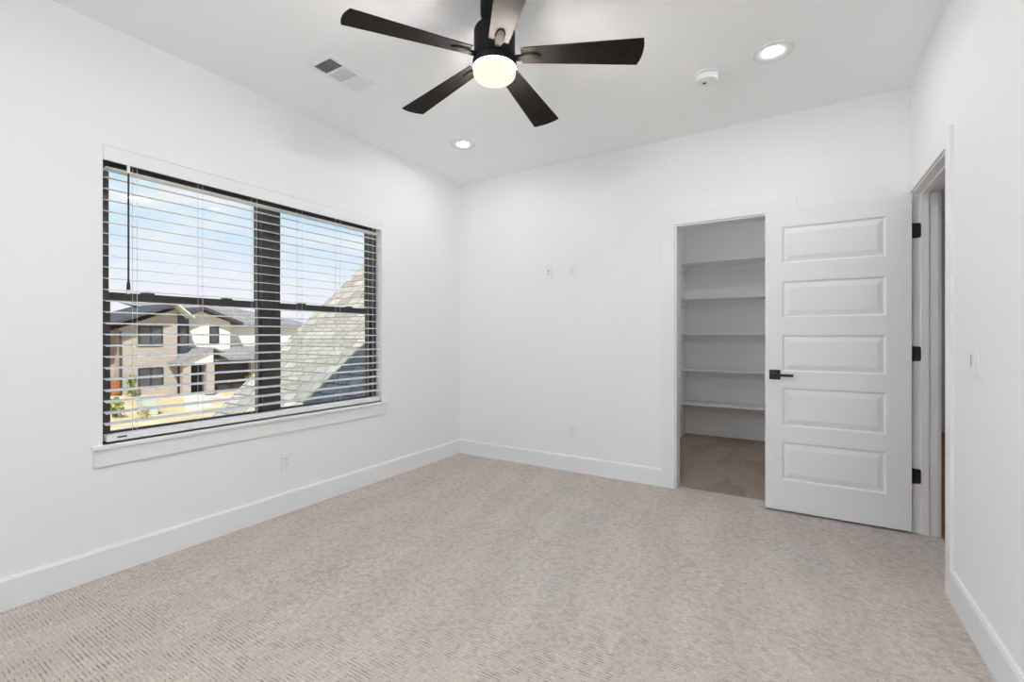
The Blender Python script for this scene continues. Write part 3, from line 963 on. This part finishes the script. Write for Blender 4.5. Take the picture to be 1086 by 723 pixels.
# main roof: a slope facing the street, hipped on the right
e0, e1 = hp(19.4, 2.22, XW + .6), hp(28.0, 2.22, XW + .6)
r0, r1 = hp(20.1, 3.50, XW - 3), hp(12.5, 3.50, XW - 3)
h1 = hp(22.3, 3.02, XW - 2.0)
bm = bmesh.new()
top = [e0, e1, h1, r0, r1, hp(12.5, 2.6, XW - .5)]
prism(bm, [e0, e1, (XW - 2.4, e1[1], e1[2]), (XW - 2.4, e0[1], e0[2])], (0, 0, -.2))
vs = [bm.verts.new(v) for v in (e0, e1, r0, r1)]
bm.faces.new(vs)
back = [bm.verts.new((v[0] - 6, v[1], e0[2])) for v in (e0, e1)]
bm.faces.new([vs[1], back[1], vs[2]])
bm.faces.new([vs[2], back[1], back[0], vs[3]])
bm.faces.new([vs[3], back[0], vs[0]])
obj('main_roof', bm, EX['greyroof'], house)


def house_window(x, y0, y1, z0, z1, split=True, parent=None):
    a, b = hp(y0, z0, x), hp(y1, z1, x)
    w = .08
    bm = B((x, x + .06, a[1], b[1], a[2], a[2] + w), (x, x + .06, a[1], b[1], b[2] - w, b[2]),
           (x, x + .06, a[1], a[1] + w, a[2] + w, b[2] - w), (x, x + .06, b[1] - w, b[1], a[2] + w, b[2] - w))
    if split == 'v':
        ym = (a[1] + b[1]) / 2; box(bm, x, x + .06, ym - .04, ym + .04, a[2] + w, b[2] - w)
    elif split == 'h':
        zm = (a[2] + b[2]) / 2; box(bm, x, x + .06, a[1] + w, b[1] - w, zm - .04, zm + .04)
    fr_ = obj('window', bm, EX['winframe'], house)
    obj('pane', B((x, x + .03, a[1] + w, b[1] - w, a[2] + w, b[2] - w)), EX['win'], fr_)


house_window(FX, 13.60, 15.05, 0.50, 1.93, 'v')
house_window(FX, 13.60, 15.08, -2.35, -0.98, 'v')
house_window(FX - .5, 16.05, 16.72, 0.62, 1.95, 'h')
house_window(XG, 18.15, 18.84, 0.67, 1.99, 'h')
# porch: sloping slab on posts before a dark entry
bm = bmesh.new()
prism(bm, [(-37.0, 15.33, -.79), (-37.0, 17.73, .28), (-37.0, 17.73, .39), (-37.0, 15.33, -.68)], (-1.69, 0, 0))
prism(bm, [(-38.69, 16.0, -.491), (-38.69, 17.73, .28), (-38.69, 17.73, .39), (-38.69, 16.0, -.381)], (-1.4, 0, 0))
prism(bm, [(-37.0, 17.73, .28), (-37.0, 18.75, -.17), (-37.0, 18.75, -.06), (-37.0, 17.73, .39)], (-3.09, 0, 0))
obj('porch_roof', bm, EX['greyroof'], house)
bm = bmesh.new()
prism(bm, [(-37.25, 15.75, -.80), (-37.25, 17.75, -.80), (-37.25, 17.75, .27), (-37.25, 15.75, -.62)], (-.15, 0, 0))
obj('porch_gable', bm, EX['stucco'], house)
for y0, y1 in ((16.35, 16.88), (17.98, 18.52)):
    a, b = hp(y0, -3.25, -37.3), hp(y1, -.88, -37.3)
    obj('porch_post', B((-37.75, -37.3, a[1], b[1], a[2], b[2])), EX['brick'], house)
panel('entry_recess', FX - 1.0, .3, [(15.95, -3.3), (18.6, -3.3), (18.6, -.6), (15.95, -.6)], EX['winframe'], house)
# garage
panel('garage_wall', FX + .2, 1.2, [(18.52, -.95), (26, -.95), (26, -.55), (18.52, -.55)], EX['darkdoor'], house)
panel('garage_door', FX - .4, .2, [(18.52, -3.3), (21.6, -3.3), (21.6, -.75), (18.52, -.75)], EX['darkdoor'], house)
panel('garage_pier', FX, 1.0, [(21.35, -3.5), (26, -3.5), (26, -.75), (21.35, -.75)], EX['brick'], house)
a0, a1 = hp(18.2, -.72, -37.6), hp(27, -.72, -37.6)
b0, b1 = hp(19.6, .42, -40.8), hp(27, .42, -40.8)
bm = bmesh.new()
prism(bm, [a0, a1, (-40.9, a1[1], a1[2]), (-40.9, a0[1], a0[2])], (0, 0, .14))
t_ = [bm.verts.new((v[0], v[1], v[2] + .14)) for v in (a0, a1)] + [bm.verts.new(v) for v in (b1, b0)] + [bm.verts.new((-40.9, a0[1], a0[2] + .14))]
bm.faces.new(t_[:4]); bm.faces.new([t_[0], t_[3], t_[4]])
obj('garage_roof', bm, EX['greyroof'], house)

bm = B((FX + .15, FX + .22, 11.2, 12.52, -2.62, -1.62))
tag(obj('wooden_fence', bm, EX['cedar']), 'orange cedar fence panel beside the neighbouring house', 'fence')

# driveway slab following the ground
bm = bmesh.new()
for (xa, ya), (xb, yb) in [((-38.6, 16.0), (-30, 19.5))]:
    n = 8
    for i in range(n):
        x0, x1 = xa + (xb - xa) * i / n, xa + (xb - xa) * (i + 1) / n
        ys = [16.2 * x0 / -38.7 + .2 + k * .9 for k in range(7)]
        ys2 = [16.2 * x1 / -38.7 + .2 + k * .9 for k in range(7)]
        for k in range(6):
            bm.faces.new([bm.verts.new((x, y, gz(x, y) + .06)) for x, y in ((x0, ys[k]), (x1, ys2[k]), (x1, ys2[k + 1]), (x0, ys[k + 1]))])
bmesh.ops.remove_doubles(bm, verts=bm.verts, dist=0.001)
for fc in bm.faces:
    if fc.normal.z < 0: fc.normal_flip()
ex = bmesh.ops.extrude_face_region(bm, geom=bm.faces[:])
bmesh.ops.translate(bm, verts=[v for v in ex['geom'] if isinstance(v, bmesh.types.BMVert)], vec=(0, 0, -.25))
bmesh.ops.recalc_face_normals(bm, faces=bm.faces)
struct('driveway', bm, EX['concrete'], 'pale concrete drive before the garage', 'driveway')


def shrub(x, y, z, w, h, m, label, n=90):
    rnd = random.Random(int(abs(x * 100 + y * 37)))
    bm = bmesh.new()
    for i in range(n):
        a, b, r = rnd.random() * 6.283, rnd.random(), rnd.random() ** .4
        px, py, pz = x + w / 2 * r * math.cos(a) * (1 - .4 * b), y + w / 2 * r * math.sin(a) * (1 - .4 * b), z + h * b
        d = Vector((rnd.uniform(-1, 1), rnd.uniform(-1, 1), rnd.uniform(.2, 1.4))).normalized()
        s = d.cross(Vector((rnd.random(), rnd.random(), rnd.random()))).normalized()
        l_ = h * .28; ww = l_ * .3
        o = Vector((px, py, pz))
        bm.faces.new([bm.verts.new(o), bm.verts.new(o + d * l_ * .5 + s * ww), bm.verts.new(o + d * l_), bm.verts.new(o + d * l_ * .5 - s * ww)])
    root = thing('shrub', (x, y, z), label, 'shrub', 'shrubs in the yard outside')
    obj('foliage', bm, m, root)
    obj('stem', tube(bmesh.new(), (x, y, z - .1), (x, y, z + h * .7), w * .04, 6), EX['darkdoor'], root)


shrub(-37.9, 13.0, -2.75, .5, 1.2, EX['leaf'], 'narrow green shrub against the brick wall of the neighbouring house')
shrub(-37.9, 20.85, gz(-37.9, 20.8), .6, 1.3, EX['leaf'], 'yellow green shrub beside the garage of the neighbouring house')
shrub(-28.0, 8.95, gz(-28, 9), .7, .9, EX['leaf'], 'dark green bush at the lower left of the yard')
shrub(-27.0, 9.75, gz(-27, 9.7), .6, .6, EX['drygrass'], 'low yellowish bush near the electric box in the yard')
ub = B((-29.6, -28.9, 10.35, 11.05, gz(-29, 10.7) - .05, gz(-29, 10.7) + .85))
box(ub, -29.65, -28.85, 10.30, 11.10, gz(-29, 10.7) + .85, gz(-29, 10.7) + .93)
tag(obj('utility_box', ub, mat('pale_green_metal', (0.45, 0.52, 0.46), 0.5, 0.4, var=0.05, vscale=2), bevel=0.03), 'pale green utility box standing in the straw coloured yard', 'utility box')
